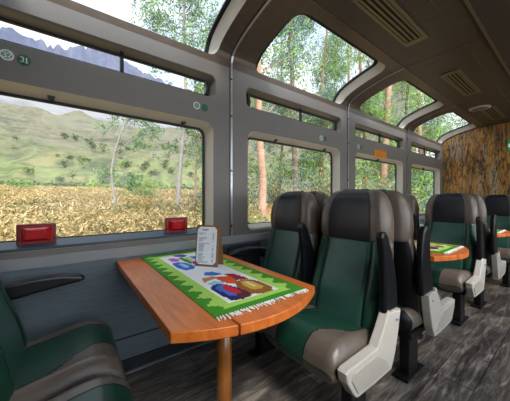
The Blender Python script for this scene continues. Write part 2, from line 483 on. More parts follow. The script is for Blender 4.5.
# seams over pillar and arch: thin strip + rivets
def seam_path(x, w, lift):
    V, F = [], []
    pts = [(Vector((0, YW, .815)), Vector((0, 1, 0)))]+[(Vector((0, YW, 2.19)), Vector((0, 1, 0)))]
    pts += [roof.at(roof.L*k/16) for k in range(1, 17)]
    for p, n in pts:
        q = p-n*lift
        V += [Vector((x-w, p.y, p.z)), Vector((x-w, q.y, q.z)), Vector((x+w, q.y, q.z)), Vector((x+w, p.y, p.z))]
    for k in range(len(pts)-1):
        for j in range(3): F.append((4*k+j, 4*k+j+1, 4*k+j+5, 4*k+j+4))
    return V, F
tn = 8
for x in SEAMS[1:4]:
    V, F = seam_path(x, .009, .004)
    o = struct(mesh('trim_%d' % tn, V, F, M['silver'])); tn += 1
    V2, F2 = seam_path(x-.013, .004, .002)
    struct(mesh('trim_%d' % tn, V2, F2, M['gasket'])); tn += 1
    bm = bmesh.new()
    for z in (.9, 1.35, 1.8, 2.1):
        m4 = Matrix.Translation((x, YW-.006, z))
        bmesh.ops.create_uvsphere(bm, u_segments=8, v_segments=5, radius=.007, matrix=m4)
    from_bm('rivet', bm, M['gasket'], parent=o, smooth=True)

# ceiling
CY0, CY1 = 2*YM-1.11, 1.11
def ceil():
    V, F, fm = [], [], []
    quad(V, F, (XB, CY0, 2.455), (XF, CY0, 2.455), (XF, CY1, 2.455), (XB, CY1, 2.455))
    return V, F
V, F = ceil(); struct(mesh('ceiling', V, F, M['ceiling']))
V, F = [], []                                   # roof skin closing the rear stub beside the blank wall
for flip in (False, True):
    for k in range(len(PROF)-1):
        a, b = PROF[k], PROF[k+1]
        P = [mirror(Vector(v), flip) for v in ((XB, a[0], a[1]), (SEAMS[0], a[0], a[1]), (SEAMS[0], b[0], b[1]), (XB, b[0], b[1]))]
        quad(V, F, *P)
struct(mesh('trim_%d' % tn, V, F, M['roofpanel'])); tn += 1
bm = bmesh.new()
for y in (CY1-.0, CY0): add_box(bm, (XB, y-.005, 2.449), (XF, y+.005, 2.4575), 0)
add_box(bm, (XB, .625, 2.451), (XF, .631, 2.456), 0); add_box(bm, (XB, -.131, 2.451), (XF, -.125, 2.456), 0)
for x in SEAMS: add_box(bm, (x-.003, CY0, 2.4515), (x+.003, CY1, 2.456), 0)
struct(from_bm('trim_%d' % tn, bm, M['rail'])); tn += 1
# lowered centre spine of the ceiling with bright edges
bm = bmesh.new(); add_box(bm, (XB, .035, 2.435), (XF, .475, 2.456), .004); struct(from_bm('trim_%d' % tn, bm, M['ceildark'])); tn += 1
bm = bmesh.new()
for y in (.478, .032): add_box(bm, (XB, y-.009, 2.43), (XF, y+.009, 2.456), .003)
struct(from_bm('trim_%d' % tn, bm, M['rail'])); tn += 1

# floor and bulkheads
struct(mesh('floor', [(XB, YR, 0), (XF, YR, 0), (XF, YW, 0), (XB, YW, 0)], [(0, 1, 2, 3)], M['floor']))
def bulkhead(name, x, m):
    out = [(YW, 0), (YW, .81)]+PROF
    full = out+[(2*YM-a, b) for a, b in out[::-1]]
    V = [Vector((x, a, b)) for a, b in full]
    return struct(mesh(name, V, [tuple(range(len(V)))], m))
bulkhead('wall_front', XF, M['mural']); bulkhead('wall_back', XB, M['panel'])

# ------------------------------------------------------------------ seats
TS = [-1, -.985, -.95, -.9, -.86, -.8, -.72, -.645, -.625, -.605, -.5, -.35, -.18, 0]
TS = TS+[-t for t in TS[-2::-1]]
CT = [-1, -.99, -.97, -.94]+[k/30-.9 for k in range(55)]+[.94, .97, .99, 1]
def ring(w, uf, ub, groove, bol, wing, pw=7, ts=None):
    """closed ring (s,u): front side from -w to w then the back"""
    mid = (uf+ub)/2; hf = uf-mid
    fr = []
    TT = ts or TS
    for t in TT:
        e = (max(0, 1-abs(t)**pw))**.5
        u = mid+hf*e
        if abs(abs(t)-.625) < .003: u -= groove
        u += bol*math.exp(-((abs(t)-.8)/.12)**2)*e + wing*abs(t)**3*e
        fr.append((t*w, u))
    bk = [(t*w, mid-hf*(max(0, 1-abs(t)**pw))**.5) for t in TT[-2:0:-1]]
    return fr+bk
NF = len(TS)
def loft(rings, fmat, cap0=True, cap1=True):
    V, F, fm = [], [], []
    n = len(rings[0])
    for r in rings: V += r
    for k in range(len(rings)-1):
        for i in range(n):
            j = (i+1) % n
            F.append((k*n+i, k*n+j, (k+1)*n+j, (k+1)*n+i)); fm.append(fmat(i, k))
    if cap0: F.append(tuple(range(n))[::-1]); fm.append(fmat(-1, 0))
    if cap1: F.append(tuple((len(rings)-1)*n+i for i in range(n))); fm.append(fmat(-2, len(rings)-1))
    return V, F, fm

def lerp_tab(tab, z):
    for a, b in zip(tab, tab[1:]):
        if z <= b[0]:
            f = (z-a[0])/(b[0]-a[0]); return [p+(q-p)*f for p, q in zip(a[1:], b[1:])]
    return tab[-1][1:]

def make_seat(d, aisle, arm=True):
    """d = +1 faces +x, -1 faces -x; the aisle is towards -y"""
    root = empty('passenger_seat')
    X = lambda u, s, z: (d*u, s, z)
    def put(name, V, F, fm, mats, parent=root, smooth=True):
        o = mesh(name, [X(*v) for v in V], F, mats, fm, parent, smooth)
        bm = bmesh.new(); bm.from_mesh(o.data); bmesh.ops.recalc_face_normals(bm, faces=bm.faces); bm.to_mesh(o.data); bm.free()
        return o
    W = .232
    # cushion -------------------------------------------------
    tab = [(.07, .475, .35, .97), (.2, .466, .35, 1), (.28, .468, .345, 1), (.36, .482, .335, 1), (.44, .498, .33, 1), (.50, .502, .328, 1), (.545, .490, .328, .99), (.575, .467, .334, .97), (.592, .445, .345, .955), (.6, .42, .36, .94), (.605, .393, .387, .92)]
    rings = []; us_ = []
    for k in range(40):
        u = .07+(.605-.07)*(1-(1-k/39)**1.7); us_.append(u)
        zt, zb, w = lerp_tab(tab, u)
        rings.append([(u, s, z) for s, z in ring(W*w, zt, zb, 0, .007, 0, 9, CT)])
    def edge_t(u):
        f = max(0, min(1, (u-.33)/.2)); f = f*f*(3-2*f)
        return .68-.42*f
    NC = len(CT)
    def cm(i, k):
        if i < 0: return 0 if i == -2 else 3
        if i < NC-1: t = -(CT[i]+CT[i+1])/2                     # towards the aisle is positive
        else:
            j = i-(NC-1); t = -(CT[NC-1-j]+CT[max(0, NC-2-j)])/2
        e = edge_t(us_[min(k, 39)])
        if i < NC-1 and (abs(t-e) < .02 or abs(t+.58) < .02): return 2
        return 1 if (t > e or t < -.58) else 0
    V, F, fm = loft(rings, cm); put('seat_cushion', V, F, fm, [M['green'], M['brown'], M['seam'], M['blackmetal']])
    # backrest ------------------------------------------------
    uf = lambda z: .272-(z-.44)*.27 + .012*math.exp(-((z-.58)/.1)**2)
    ub = lambda z: .15-(z-.44)*.28
    rings = []
    for k in range(18):
        z = .40+(.9-.40)*k/17
        w = W*(1.0 if z < .7 else 1-.07*((z-.7)/.2)**2)
        rings.append([(u, s, z) for s, u in ring(w, uf(z), max(.012, ub(z)), .007, .012, 0)])
    def bmf(i, k):
        if 0 <= i < NF-1:
            t = abs((TS[i]+TS[i+1])/2)
            return 0 if t < .6 else (2 if t < .65 else (3 if t < .93 else 1))
        j = i-(NF-1)
        return 1 if (i < 0 or j < 2 or j > NF-4) else 4
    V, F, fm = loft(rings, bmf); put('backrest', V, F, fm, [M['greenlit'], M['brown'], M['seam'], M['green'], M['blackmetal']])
    # headrest ------------------------------------------------
    ht = [(.878, .14, .012, .96, .006), (.885, .148, .008, .985, .014), (.95, .15, .006, 1.0, .024), (1.03, .143, .006, .975, .024), (1.08, .136, .008, .93, .02), (1.115, .128, .014, .87, .014), (1.145, .115, .026, .785, .008), (1.163, .098, .042, .69, .003), (1.172, .08, .058, .55, 0)]
    zs = [.878, .885, .9, .93, .97, 1.0, 1.03, 1.06, 1.09, 1.11, 1.125, 1.14, 1.15, 1.158, 1.165, 1.172]
    def hring(z, off=0):
        f, b, w, wing = lerp_tab(ht, z)
        return [(u, s, z) for s, u in ring(W*.93*w, f+off, b-off, 0, 0, wing*2.1)]
    rings = [hring(z) for z in zs]
    V, F, fm = loft(rings, lambda i, k: 1 if (0 <= i < NF-1 and .79 < abs((TS[i]+TS[i+1])/2) < .815) else 0)
    head = put('headrest', V, F, fm, [M['brown'], M['seam']])
    # vinyl cover wrapped over the middle of the headrest
    ts = [t for t in TS if abs(t) <= .61]
    ids = [i for i, t in enumerate(TS) if abs(t) <= .61]
    cols = []
    for z in zs[1:-1]:
        r = hring(z, .006); cols.append([r[i] for i in ids])
    f, b, w, wing = lerp_tab(ht, 1.172)
    top = [[(u, W*.93*w*t, 1.178-.003*abs(q)) for t in ts] for u, q in ((f, .6), ((f+b)/2, 0), (b, .6))]
    back = []
    for z in zs[-2:2:-1]:
        f, b, w, wing = lerp_tab(ht, z)
        back.append([(b-.004, W*.93*w*t, z) for t in ts])
    cols += top+back
    n = len(ts); V = [p for c in cols for p in c]; F = []
    for k in range(len(cols)-1):
        for i in range(n-1): F.append((k*n+i, k*n+i+1, (k+1)*n+i+1, (k+1)*n+i))
    put('headrest_cover', V, F, None, [M['cover']], head)
    # base frame and leg --------------------------------------
    bm = bmesh.new()
    a, b = sorted((d*.1, d*.5)); add_box(bm, (a, -W+.02, .30), (b, W-.02, .345), .01)
    from_bm('base_frame', bm, M['blackmetal'], root)
    bm = bmesh.new(); sl = -.12 if aisle else .1
    a, b = sorted((d*.22, d*.36)); add_box(bm, (a, sl-.03, .012), (b, sl+.03, .31), .008)
    a, b = sorted((d*.16, d*.42)); add_box(bm, (a, sl-.045, 0), (b, sl+.045, .016), .004)
    from_bm('leg', bm, M['blackmetal'], root)
    # raised armrest on the aisle side -------------------------
    def blade(pts_f, pts_b, s0, s1):
        poly = [(d*u, z) for u, z in pts_f]+[(d*u, z) for u, z in pts_b[::-1]]
        bm = bmesh.new(); add_prism(bm, poly, 1, s0, s1, .012, seg=3); return bm
    if d < 0:
        fpts = [(.272, .58), (.276, .64), (.278, .72), (.282, .8), (.294, .88), (.308, .94), (.30, .965)]
        bpts = [(.15, .58), (.15, .64), (.16, .72), (.182, .8), (.212, .88), (.245, .94), (.268, .965)]
    else:
        fpts = [(.25, .58), (.235, .64), (.21, .72), (.198, .8), (.19, .88), (.186, .94), (.172, .965)]
        bpts = [(.09, .58), (.075, .64), (.07, .72), (.072, .8), (.082, .88), (.1, .94), (.125, .965)]
    if arm: bm = blade(fpts, bpts, -.272, -.236); from_bm('armrest', bm, M['blackplastic'], root, smooth=False)
    if aisle:
        P = [(.257, .597), (.312, .523), (.366, .459), (.50, .455), (.588, .452), (.606, .443), (.598, .403), (.55, .334), (.528, .317), (.393, .312), (.235, .313), (.197, .378), (.163, .475), (.14, .575), (.158, .567), (.197, .583), (.23, .577)]
        bm = bmesh.new(); add_prism(bm, [(d*u, z) for u, z in P], 1, -.282, -.236, .006, seg=2)
        cv = from_bm('side_cover', bm, M['white'], root)
        P2 = [(.375, .434), (.56, .43), (.576, .408), (.53, .337), (.262, .333), (.30, .385)]
        bm = bmesh.new(); add_prism(bm, [(d*u, z) for u, z in P2], 1, -.287, -.280, .003)
        from_bm('inset_panel', bm, M['whiteplate'], cv)
        bm = bmesh.new(); add_tube(bm, [(d*.19, -.290, .54), (d*.19, -.276, .54)], .007, 10)
        from_bm('screw', bm, M['silver'], cv)
    else:
        # lowered armrest between the seat and the car wall
        f2 = [(.10, .70), (.2, .725), (.3, .735), (.4, .732), (.475, .715), (.49, .70)]
        b2 = [(.10, .625), (.2, .648), (.3, .665), (.4, .678), (.46, .685), (.485, .69)]
        bm = blade(f2, b2, .255, .315); add_box(bm, (min(d*.1, d*.16), .2, .63), (max(d*.1, d*.16), .3, .69), .01)
        from_bm('window_armrest', bm, M['blackplastic'], root)
    return root

YA, YN = .825, 1.325
protos = {}
def place(d, aisle, x, label, group, dy=0, arm=True):
    k = (d, aisle, arm)
    if k not in protos: protos[k] = o = make_seat(d, aisle, arm)
    else: o = copy_tree(protos[k])
    o.location = (x, (YA if aisle else YN)+dy, 0)
    tag(o, label, 'seat', group)
G = 'green and brown leather train seats'
place(1, False, -.42, 'green and brown leather window seat cut off at the left edge, under the big window', G, arm=False)
place(1, True, -.42, 'leather aisle seat cut off at the bottom left corner, only its cushion showing', G)
place(-1, True, 1.455, 'large green leather aisle seat right of the front wooden table, white side cover nearest', G)
place(-1, False, 1.455, 'green leather window seat behind the front wooden table, beside the second window', G)
place(1, True, 1.47, 'leather aisle seat seen from its side, back to back with the large front seat', G, -.025)
place(1, False, 1.47, 'leather window seat mostly hidden behind the front pair of seats', G)
place(-1, True, 3.16, 'green aisle seat right behind the second table, in front of the bark mural', G, -.015)
place(-1, False, 3.16, 'window seat showing its headrest beside the third window, by the second table', G, -.015)
place(1, True, 3.175, 'dark aisle seat back to back with the seat at the second table', G, -.04)
place(-1, True, 4.85, 'farthest aisle seat at the right edge, behind the third table', G, -.1)

# ------------------------------------------------------------------ tables with woven runners
def poly_in(p, x, y):
    c = False; n = len(p); j = n-1
    for i in range(n):
        if (p[i][1] > y) != (p[j][1] > y) and x < (p[j][0]-p[i][0])*(y-p[i][1])/(p[j][1]-p[i][1])+p[i][0]: c = not c
        j = i
    return c
MOTIF = [
 ('ltblue', [(.5, 1.02), (.54, 1.03), (.57, .99), (.55, .97), (.5, .99)]),
 ('tan', [(.51, 1.1), (.57, 1.09), (.57, 1.06), (.52, 1.05), (.49, 1.03)]),
 ('blue', [(.56, 1.18), (.6, 1.17), (.63, 1.1), (.58, 1.1), (.54, 1.13)]),
 ('darkred', [(.63, 1.1), (.67, 1.08), (.69, .98), (.68, .96), (.61, .99), (.63, 1.03)]),
 ('orange', [(.57, 1.08), (.64, 1.05), (.63, .98), (.6, .94), (.57, .97), (.56, 1.04)]),
 ('brown', [(.61, .96), (.65, .97), (.69, .95), (.71, .9), (.71, .82), (.68, .78), (.63, .775), (.59, .8), (.58, .9)]),
 ('yellow', [(.63, .95), (.66, .95), (.68, .92), (.68, .84), (.66, .825), (.62, .83), (.615, .9)]),
 ('pale', [(.645, .93), (.665, .93), (.66, .86), (.64, .86)]),
 ('navy', [(.5, .98), (.53, .99), (.56, .96), (.585, .88), (.59, .81), (.57, .785), (.53, .78), (.49, .79), (.48, .86), (.48, .95)]),
 ('maroon', [(.57, .9), (.585, .87), (.59, .81), (.58, .79), (.53, .78), (.53, .81)]),
 ('blue', [(.515, .965), (.55, .965), (.55, .85), (.53, .825), (.505, .84), (.5, .94)]),
 ('red', [(.535, .95), (.56, .95), (.572, .86), (.56, .835), (.53, .85), (.522, .91)]),
 ('blue', [(.49, 1.46), (.53, 1.47), (.56, 1.42), (.575, 1.33), (.55, 1.28), (.5, 1.27), (.48, 1.34), (.48, 1.42)]),
 ('ltblue', [(.51, 1.43), (.535, 1.43), (.55, 1.36), (.53, 1.31), (.51, 1.33)]),
 ('purple', [(.55, 1.67), (.61, 1.7), (.64, 1.61), (.6, 1.57), (.56, 1.61)]),
 ('pink', [(.5, 1.58), (.54, 1.59), (.56, 1.52), (.53, 1.48), (.5, 1.49)]),
 ('green', [(.565, 1.58), (.59, 1.57), (.6, 1.42), (.575, 1.38), (.565, 1.46)]),
 ('pale2', [(.595, 1.57), (.63, 1.56), (.63, 1.47), (.6, 1.44)]),
 ('magenta', [(.59, 1.43), (.63, 1.44), (.62, 1.37), (.585, 1.36)]),
 ('blue', [(.635, 1.57), (.69, 1.55), (.67, 1.45), (.64, 1.46)]),
]
RC = dict(darkgreen='3a9212', lightgreen='aedb5e', white='fafafa', ltblue='a9cdec', tan='c98a45', blue='2b6fd0', darkred='a31220', orange='e8531a', brown='9a5f1a', yellow='e2ae4a',
          pale='f4e3a0', navy='141a5c', maroon='5c0f28', red='d8142e', purple='6a3fc0', pink='d06ac0', green='3f9a2e', pale2='cfe08a', magenta='b8207e', fringe='e8e6df')
RK = list(RC); RM = [mat('woven_'+k, RC[k], .85, var=.1, scale=220, bump=.35, bscale=420) for k in RK]
def runner_mesh():
    x0, x1, y0, y1 = .376, .804, .70, 1.735
    nx, ny = 66, 160
    V, F, fm = [], [], []
    for j in range(ny+1):
        for i in range(nx+1):
            x = x0+(x1-x0)*i/nx; y = y0+(y1-y0)*j/ny
            V.append((x, y, .7385+.0006*math.sin(x*37+y*11)))
    def colr(x, y):
        e = min(x-x0, x1-x); q = min(y-y0, y1-y)
        if q < .045: return 'darkgreen'
        if e < .098 and q >= .045:
            # stepped triangles of light green on dark green
            ph = ((y-y0-.02)/.087) % 1.0
            steps = math.floor((1-abs(2*ph-1))*5)/5
            edge = .022+.046*steps
            if e < edge: return 'darkgreen'
            if e < .088: return 'lightgreen'
            return 'white' if q > .075 else 'lightgreen'
        if q < .075: return 'lightgreen'
        for k, p in reversed(MOTIF):
            if poly_in(p, x, y): return k
        return 'white'
    for j in range(ny):
        for i in range(nx):
            a = j*(nx+1)+i; F.append((a, a+1, a+nx+2, a+nx+1))
            fm.append(RK.index(colr(x0+(x1-x0)*(i+.5)/nx, y0+(y1-y0)*(j+.5)/ny)))
    # rim so that the cloth has thickness
    for j in range(ny):
        for i, s in ((0, 1), (nx, -1)):
            a = j*(nx+1)+i; b = a+nx+1; k = len(V)
            V += [(V[a][0], V[a][1], .7352), (V[b][0], V[b][1], .7352)]; F.append((a, b, k+1, k)); fm.append(RK.index('darkgreen'))
    return V, F, fm
def fringe_bm(rng):
    bm = bmesh.new()
    for y, sg in ((.702, -1), (1.733, 1)):
        if sg > 0: continue
        for k in range(38):
            x = .38+.42*k/37+rng.uniform(-.002, .002); l = rng.uniform(.008, .026); dx = rng.uniform(-.012, .012)
            add_tube(bm, [(x, y+.004, .7395), (x+dx*.4, y-l*.5, .740), (x+dx, y-l, .7375)], [.003, .003, .0018], 5)
    return bm

def make_table():
    root = empty('dining_table', (.55, .957, 0))
    loc = (-.55, -.957, 0)
    xs, xe, yf, yn, bulge = .235, .87, 1.735, .715, .1
    def outline(a, b):
        pts = [(a, yf), (b, yf)]
        n = 16
        for k in range(n+1):
            x = b+(a-b)*k/n; q = (x-(xs+xe)/2)/((xe-xs)/2)
            pts.append((x, yn-bulge*(1-q*q)))
        return pts
    for a, b in ((xs, .414), (.422, xe)):
        bm = bmesh.new(); add_prism(bm, outline(a, b), 2, .70, .735, .004)
        from_bm('tabletop_leaf', bm, M['table'], root, loc=loc)
    bm = bmesh.new(); add_prism(bm, [(.34, .85), (.76, .85), (.76, 1.6), (.34, 1.6)], 2, .68, .7, .004)
    from_bm('support_plate', bm, M['blackmetal'], root, loc=loc)
    bm = bmesh.new(); add_tube(bm, [(.55, .957, .012), (.55, .957, .68)], .033, 20)
    from_bm('leg', bm, M['leg'], root, loc=loc)
    bm = bmesh.new(); add_tube(bm, [(.55, .957, 0), (.55, .957, .014)], .07, 20)
    from_bm('floor_flange', bm, M['blackmetal'], root, loc=loc)
    V, F, fm = runner_mesh()
    run = empty('table_runner', (.55, .957, .735))
    l2 = (-.55, -.957, -.735)
    mesh('woven_cloth', V, F, RM, fm, run, loc=l2)
    from_bm('fringe', fringe_bm(random.Random(3)), RM[-1], run, loc=l2, recalc=False)
    return root, run
tb, rn = make_table()
tag(tb, 'nearest orange varnished wood table with rounded end and single round leg', 'table', 'wooden tables'); tag(rn, 'green bordered woven runner with colourful figures on the nearest table', 'table runner', 'woven runners')
t2, r2 = copy_tree(tb), copy_tree(rn)
for o in (t2, r2): o.location.x += 1.715; o.location.y += -.115
tag(t2, 'second wooden table, small and half hidden, between the facing seats farther back', 'table'); tag(r2, 'woven runner with green end and white fringe on the second table', 'table runner')
t3, r3 = copy_tree(tb), copy_tree(rn)
for o in (t3, r3): o.location.x += 3.44; o.location.y += -.12
tag(t3, 'farthest wooden table, a sliver at the right edge of the picture', 'table'); tag(r3, 'woven runner on the farthest table at the right edge', 'table runner')

# ------------------------------------------------------------------ menu card on the nearest table
mn = empty('menu_holder', (.62, 1.28, .7385), 'upright menu card on a brown board, standing on the nearest table runner', 'menu')
mn.rotation_euler = (0, 0, math.atan2(-.116, .085))          # its face looks at local -y
bm = bmesh.new(); tilt = Matrix.Rotation(R(-7), 4, 'X')
add_box(bm, (-.071, -.003, 0), (.071, .003, .232), .0015, mtx=tilt); from_bm('board', bm, M['board'], mn)
bm = bmesh.new()
add_prism(bm, [(-.03, 0), (.078, 0), (.078, .225), (-.03, .225)], 1, .0, .004, .001)
for v in bm.verts: v.co = Matrix.Translation((0, .062, 0)) @ Matrix.Rotation(R(9), 4, 'X') @ v.co
from_bm('back_stand', bm, M['board'], mn)
bm = bmesh.new(); c = .016; a, b, z0, z1 = -.064, .058, .012, .222
add_prism(bm, [(a+c, z0), (b-c, z0), (b, z0+c), (b, z1-c), (b-c, z1), (a+c, z1), (a, z1-c), (a, z0+c)], 1, -.0045, -.0032)
for v in bm.verts: v.co = tilt @ v.co
pp = from_bm('menu_paper', bm, M['card'], mn)
def printed_sheet(name, x0, x1, z0, z1, nx, nz, ink_at, paper, ink, parent, y, mtx=None):
    V, F, fm = [], [], []
    for j in range(nz+1):
        for i in range(nx+1):
            v = Vector((x0+(x1-x0)*i/nx, y, z0+(z1-z0)*j/nz)); V.append(mtx @ v if mtx else v)
    for j in range(nz):
        for i in range(nx):
            a_ = j*(nx+1)+i; F.append((a_, a_+1, a_+nx+2, a_+nx+1)); fm.append(1 if ink_at(i, j) else 0)
    return mesh(name, V, F, [paper, ink], fm, parent)
rg = random.Random(5)
rows = {j: (rg.randint(8, 22) if rg.random() > .15 else 0, rg.random() > .4) for j in range(0, 60, 2)}
def menu_ink(i, j):
    if 57 <= j <= 59: return 6 <= i <= 17 and i % 4 != 3
    if j > 53 or j % 2: return False
    n_, pr = rows[j]
    return (i < n_ and (i*7+j) % 6) or (pr and 27 <= i <= 29)
printed_sheet('printed_face', -.053, .048, .018, .216, 32, 62, menu_ink, M['card'], M['ink'], pp, -.0048, tilt)

# ------------------------------------------------------------------ red lamps on the window glass
def red_lamp(x, label):
    o = empty('red_marker_lamp', (x, 1.805, .872)); tag(o, label, 'lamp', 'red marker lamps')
    bm = bmesh.new(); add_box(bm, (-.082, -.02, 0), (.082, .012, .112), .006); from_bm('housing', bm, M['lensbase'], o)
    bm = bmesh.new()
    A = [(-.062, .018), (.062, .018), (.062, .096), (-.062, .096)]; B = [(-.04, .034), (.04, .034), (.036, .082), (-.036, .082)]
    va = [bm.verts.new((p[0], -.0195, p[1])) for p in A]; vb = [bm.verts.new((p[0], -.046, p[1])) for p in B]
    bm.faces.new(vb)
    for k in range(4): bm.faces.new((va[k], va[(k+1) % 4], vb[(k+1) % 4], vb[k]))
    bmesh.ops.bevel(bm, geom=[e for e in bm.edges if all(v in vb for v in e.verts)], offset=.004, segments=2, affect='EDGES')
    from_bm('lens', bm, M['lens'], o)
    box('rubber_base', (-.084, -.016, -.006), (.084, .014, .002), M['gasket'], o)
    for sx in (-.072, .072):
        bm = bmesh.new(); add_tube(bm, [(sx, -.0235, .03), (sx, -.018, .03)], .006, 8); from_bm('screw', bm, M['gasket'], o)
red_lamp(-.137, 'larger red lamp on the left of the big window sill, over the armrest')
red_lamp(.632, 'red lamp on the big window sill directly behind the menu card')

# ------------------------------------------------------------------ stickers
def seat_sticker(x, z, num, green, label):
    o = empty('seat_number_sticker', (x, YW-.0005, z)); tag(o, label, 'sticker', 'round seat number stickers')
    bm = bmesh.new(); add_tube(bm, [(0, 0, 0), (0, -.002, 0)], .027, 20); from_bm('disc', bm, M['stick_g' if green else 'stick_w'], o)
    if not green:
        bm = bmesh.new(); add_tube(bm, [(0, -.0019, 0), (0, -.0023, 0)], .021, 20); from_bm('centre', bm, M['stick_ink'], o)
    if num: numeral_mesh(num, .026, M['stick_w'], o, -.0022)
seat_sticker(-.243, 1.842, '32', False, 'pale round seat sticker reading 32 at the far left')
seat_sticker(-.178, 1.838, '31', True, 'green round seat sticker reading 31 at the far left')
seat_sticker(.772, 1.818, '', False, 'pale round seat sticker near the right end of the big window')
seat_sticker(.836, 1.816, '', True, 'green round seat sticker near the right end of the big window')
seat_sticker(2.235, 1.79, '', False, 'pale round seat sticker above the second window')
seat_sticker(2.30, 1.79, '', True, 'green round seat sticker above the second window')
seat_sticker(2.985, 1.79, '', False, 'pale round seat sticker left of the orange notice')
seat_sticker(3.05, 1.79, '', True, 'green round seat sticker left of the orange notice')
o = empty('orange_notice_sticker', (3.56, YW-.0005, 1.76), 'orange rectangular notice above the third window', 'notice')
box('notice_plate', (-.165, -.003, -.058), (.165, 0, .058), M['orange'], o, 0)
def notice_ink(i, j):
    if j >= 15: return j <= 16 and 1 <= i <= 38 and i not in (9, 20, 29)
    return j in (2, 3, 6, 7, 10, 11) and (i*5+j*3) % 7 > 2 and 2 <= i <= 37
printed_sheet('printed_face', -.16, .16, -.054, .054, 40, 18, notice_ink, M['orange'], M['orangeink'], o, -.0034)

# ------------------------------------------------------------------ ceiling fittings
def vent(x0, x1, label):
    xc = (x0+x1)/2; o = empty('ceiling_vent', (xc, .86, 2.455)); tag(o, label, 'vent', 'ceiling air vents')
    l = (x1-x0)/2; w = .085
    bm = bmesh.new()
    for a, b in (((-l, -w, -.012), (l, -w+.022, 0)), ((-l, w-.022, -.012), (l, w, 0)), ((-l, -w+.02, -.012), (-l+.06, w-.02, 0)), ((l-.06, -w+.02, -.012), (l, w-.02, 0))):
        add_box(bm, a, b, .003)
    from_bm('frame', bm, M['vent'], o)
    box('backing', (-l+.05, -w+.015, -.003), (l-.05, w-.015, -.001), M['ventslot'], o, 0)
    for k in range(4):
        y = -w+.036+k*.0327
        bm = bmesh.new(); add_box(bm, (-l+.055, y-.008, -.010), (l-.055, y+.008, -.005), .002); from_bm('slat', bm, M['vent'], o)
vent(1.5, 2.37, 'long tan ceiling vent, the nearest and largest')
vent(3.2, 4.1, 'tan ceiling vent second from the camera, before the round disc')
vent(4.85, 5.7, 'farthest tan ceiling vent, just beyond the round disc')
o = empty('ceiling_speaker', (4.83, .93, 2.455), 'round pale disc set in the ceiling between the two far vents', 'speaker')
bm = bmesh.new(); add_tube(bm, [(0, 0, 0), (0, 0, -.012), (0, 0, -.016)], [.125, .122, .1], 28); from_bm('rim', bm, M['disc'], o)
bm = bmesh.new(); add_tube(bm, [(0, 0, -.014), (0, 0, -.019)], .085, 28); from_bm('grille', bm, M['vent'], o)
o = empty('exit_sign', (XF-.002, .78, 2.05), 'small green and white sign on the bark mural at the right edge', 'sign')
box('sign_plate', (-.012, -.12, -.09), (0, .03, .09), M['exitgreen'], o, .003)
box('white_arrow_band', (-.0135, -.11, -.035), (-.0115, .02, .03), M['exitwhite'], o, 0)

# ------------------------------------------------------------------ outside: ground, crop, hills
def ground_z(x, y):
    z = -.75+.055*y
    if y > 60: z = -.75+.055*60+.036*(y-60)
    k = max(0, min(1, (x-.55*y-1.0)/3.0)); k = k*k*(3-2*k)            # wooded bank to the right
    bank = min(2.2, .22*max(0, y-3.2))
    f = max(0, 1-max(0, y-40)/40)
    return z+k*bank*f
def ground():
    V, F = [], []
    ys = [1.95+.4*k for k in range(30)]+[14+1.6*k for k in range(30)]+[63+9*k for k in range(24)]
    xs = [-320+20*k for k in range(15)]+[-20+1.0*k for k in range(60)]+[42+14*k for k in range(24)]
    for y in ys:
        for x in xs: V.append((x, y, ground_z(x, y)+.12*noise.noise((x*.5, y*.5, 0))))
    n = len(xs)
    for j in range(len(ys)-1):
        for i in range(n-1): F.append((j*n+i, j*n+i+1, (j+1)*n+i+1, (j+1)*n+i))
    m, t, b = new_mat('field_soil'); N, L = t.nodes, t.links
    tc = N.new('ShaderNodeTexCoord'); nz = N.new('ShaderNodeTexNoise'); nz.inputs['Scale'].default_value = .8; nz.inputs['Detail'].default_value = 9; nz.inputs['Roughness'].default_value = .75
    L.new(tc.outputs['Object'], nz.inputs['Vector'])
    rp = N.new('ShaderNodeValToRGB'); ramp_set(rp, [(.3, '6b6a3a'), (.42, 'a08a50'), (.52, 'c0a060'), (.62, '8a8a48'), (.75, 'b89a62')])
    L.new(nz.outputs['Fac'], rp.inputs['Fac'])
    n2 = N.new('ShaderNodeTexNoise'); n2.inputs['Scale'].default_value = 1.6; n2.inputs['Detail'].default_value = 8; n2.inputs['Roughness'].default_value = .7; L.new(tc.outputs['Object'], n2.inputs['Vector'])
    r2 = N.new('ShaderNodeValToRGB'); ramp_set(r2, [(.35, '7d5a34'), (.46, 'b98a58'), (.54, 'c9a377'), (.6, '7c8a44'), (.7, 'a9c070')]); L.new(n2.outputs['Fac'], r2.inputs['Fac'])
    sp = N.new('ShaderNodeSeparateXYZ'); L.new(tc.outputs['Object'], sp.inputs[0])
    dv = N.new('ShaderNodeMath'); dv.operation = 'DIVIDE'; L.new(sp.outputs['X'], dv.inputs[0]); L.new(sp.outputs['Y'], dv.inputs[1])
    mr = N.new('ShaderNodeMapRange'); mr.inputs[1].default_value = .5; mr.inputs[2].default_value = .8; L.new(dv.outputs[0], mr.inputs[0])
    mx = N.new('ShaderNodeMix'); mx.data_type = 'RGBA'; L.new(mr.outputs[0], mx.inputs[0]); L.new(rp.outputs[0], mx.inputs[6]); L.new(r2.outputs[0], mx.inputs[7])
    L.new(mx.outputs[2], b.inputs['Base Color']); b.inputs['Roughness'].default_value = 1; b.inputs['Specular IOR Level'].default_value = 0
    return struct(mesh('ground', V, F, m, smooth=True))
ground()
def mound(name, fn, us, vs, m):
    V = [fn(u, v) for v in vs for u in us]; n = len(us); F = []
    for j in range(len(vs)-1):
        for i in range(n-1): F.append((j*n+i, j*n+i+1, (j+1)*n+i+1, (j+1)*n+i))
    return struct(mesh(name, V, F, m, smooth=True))
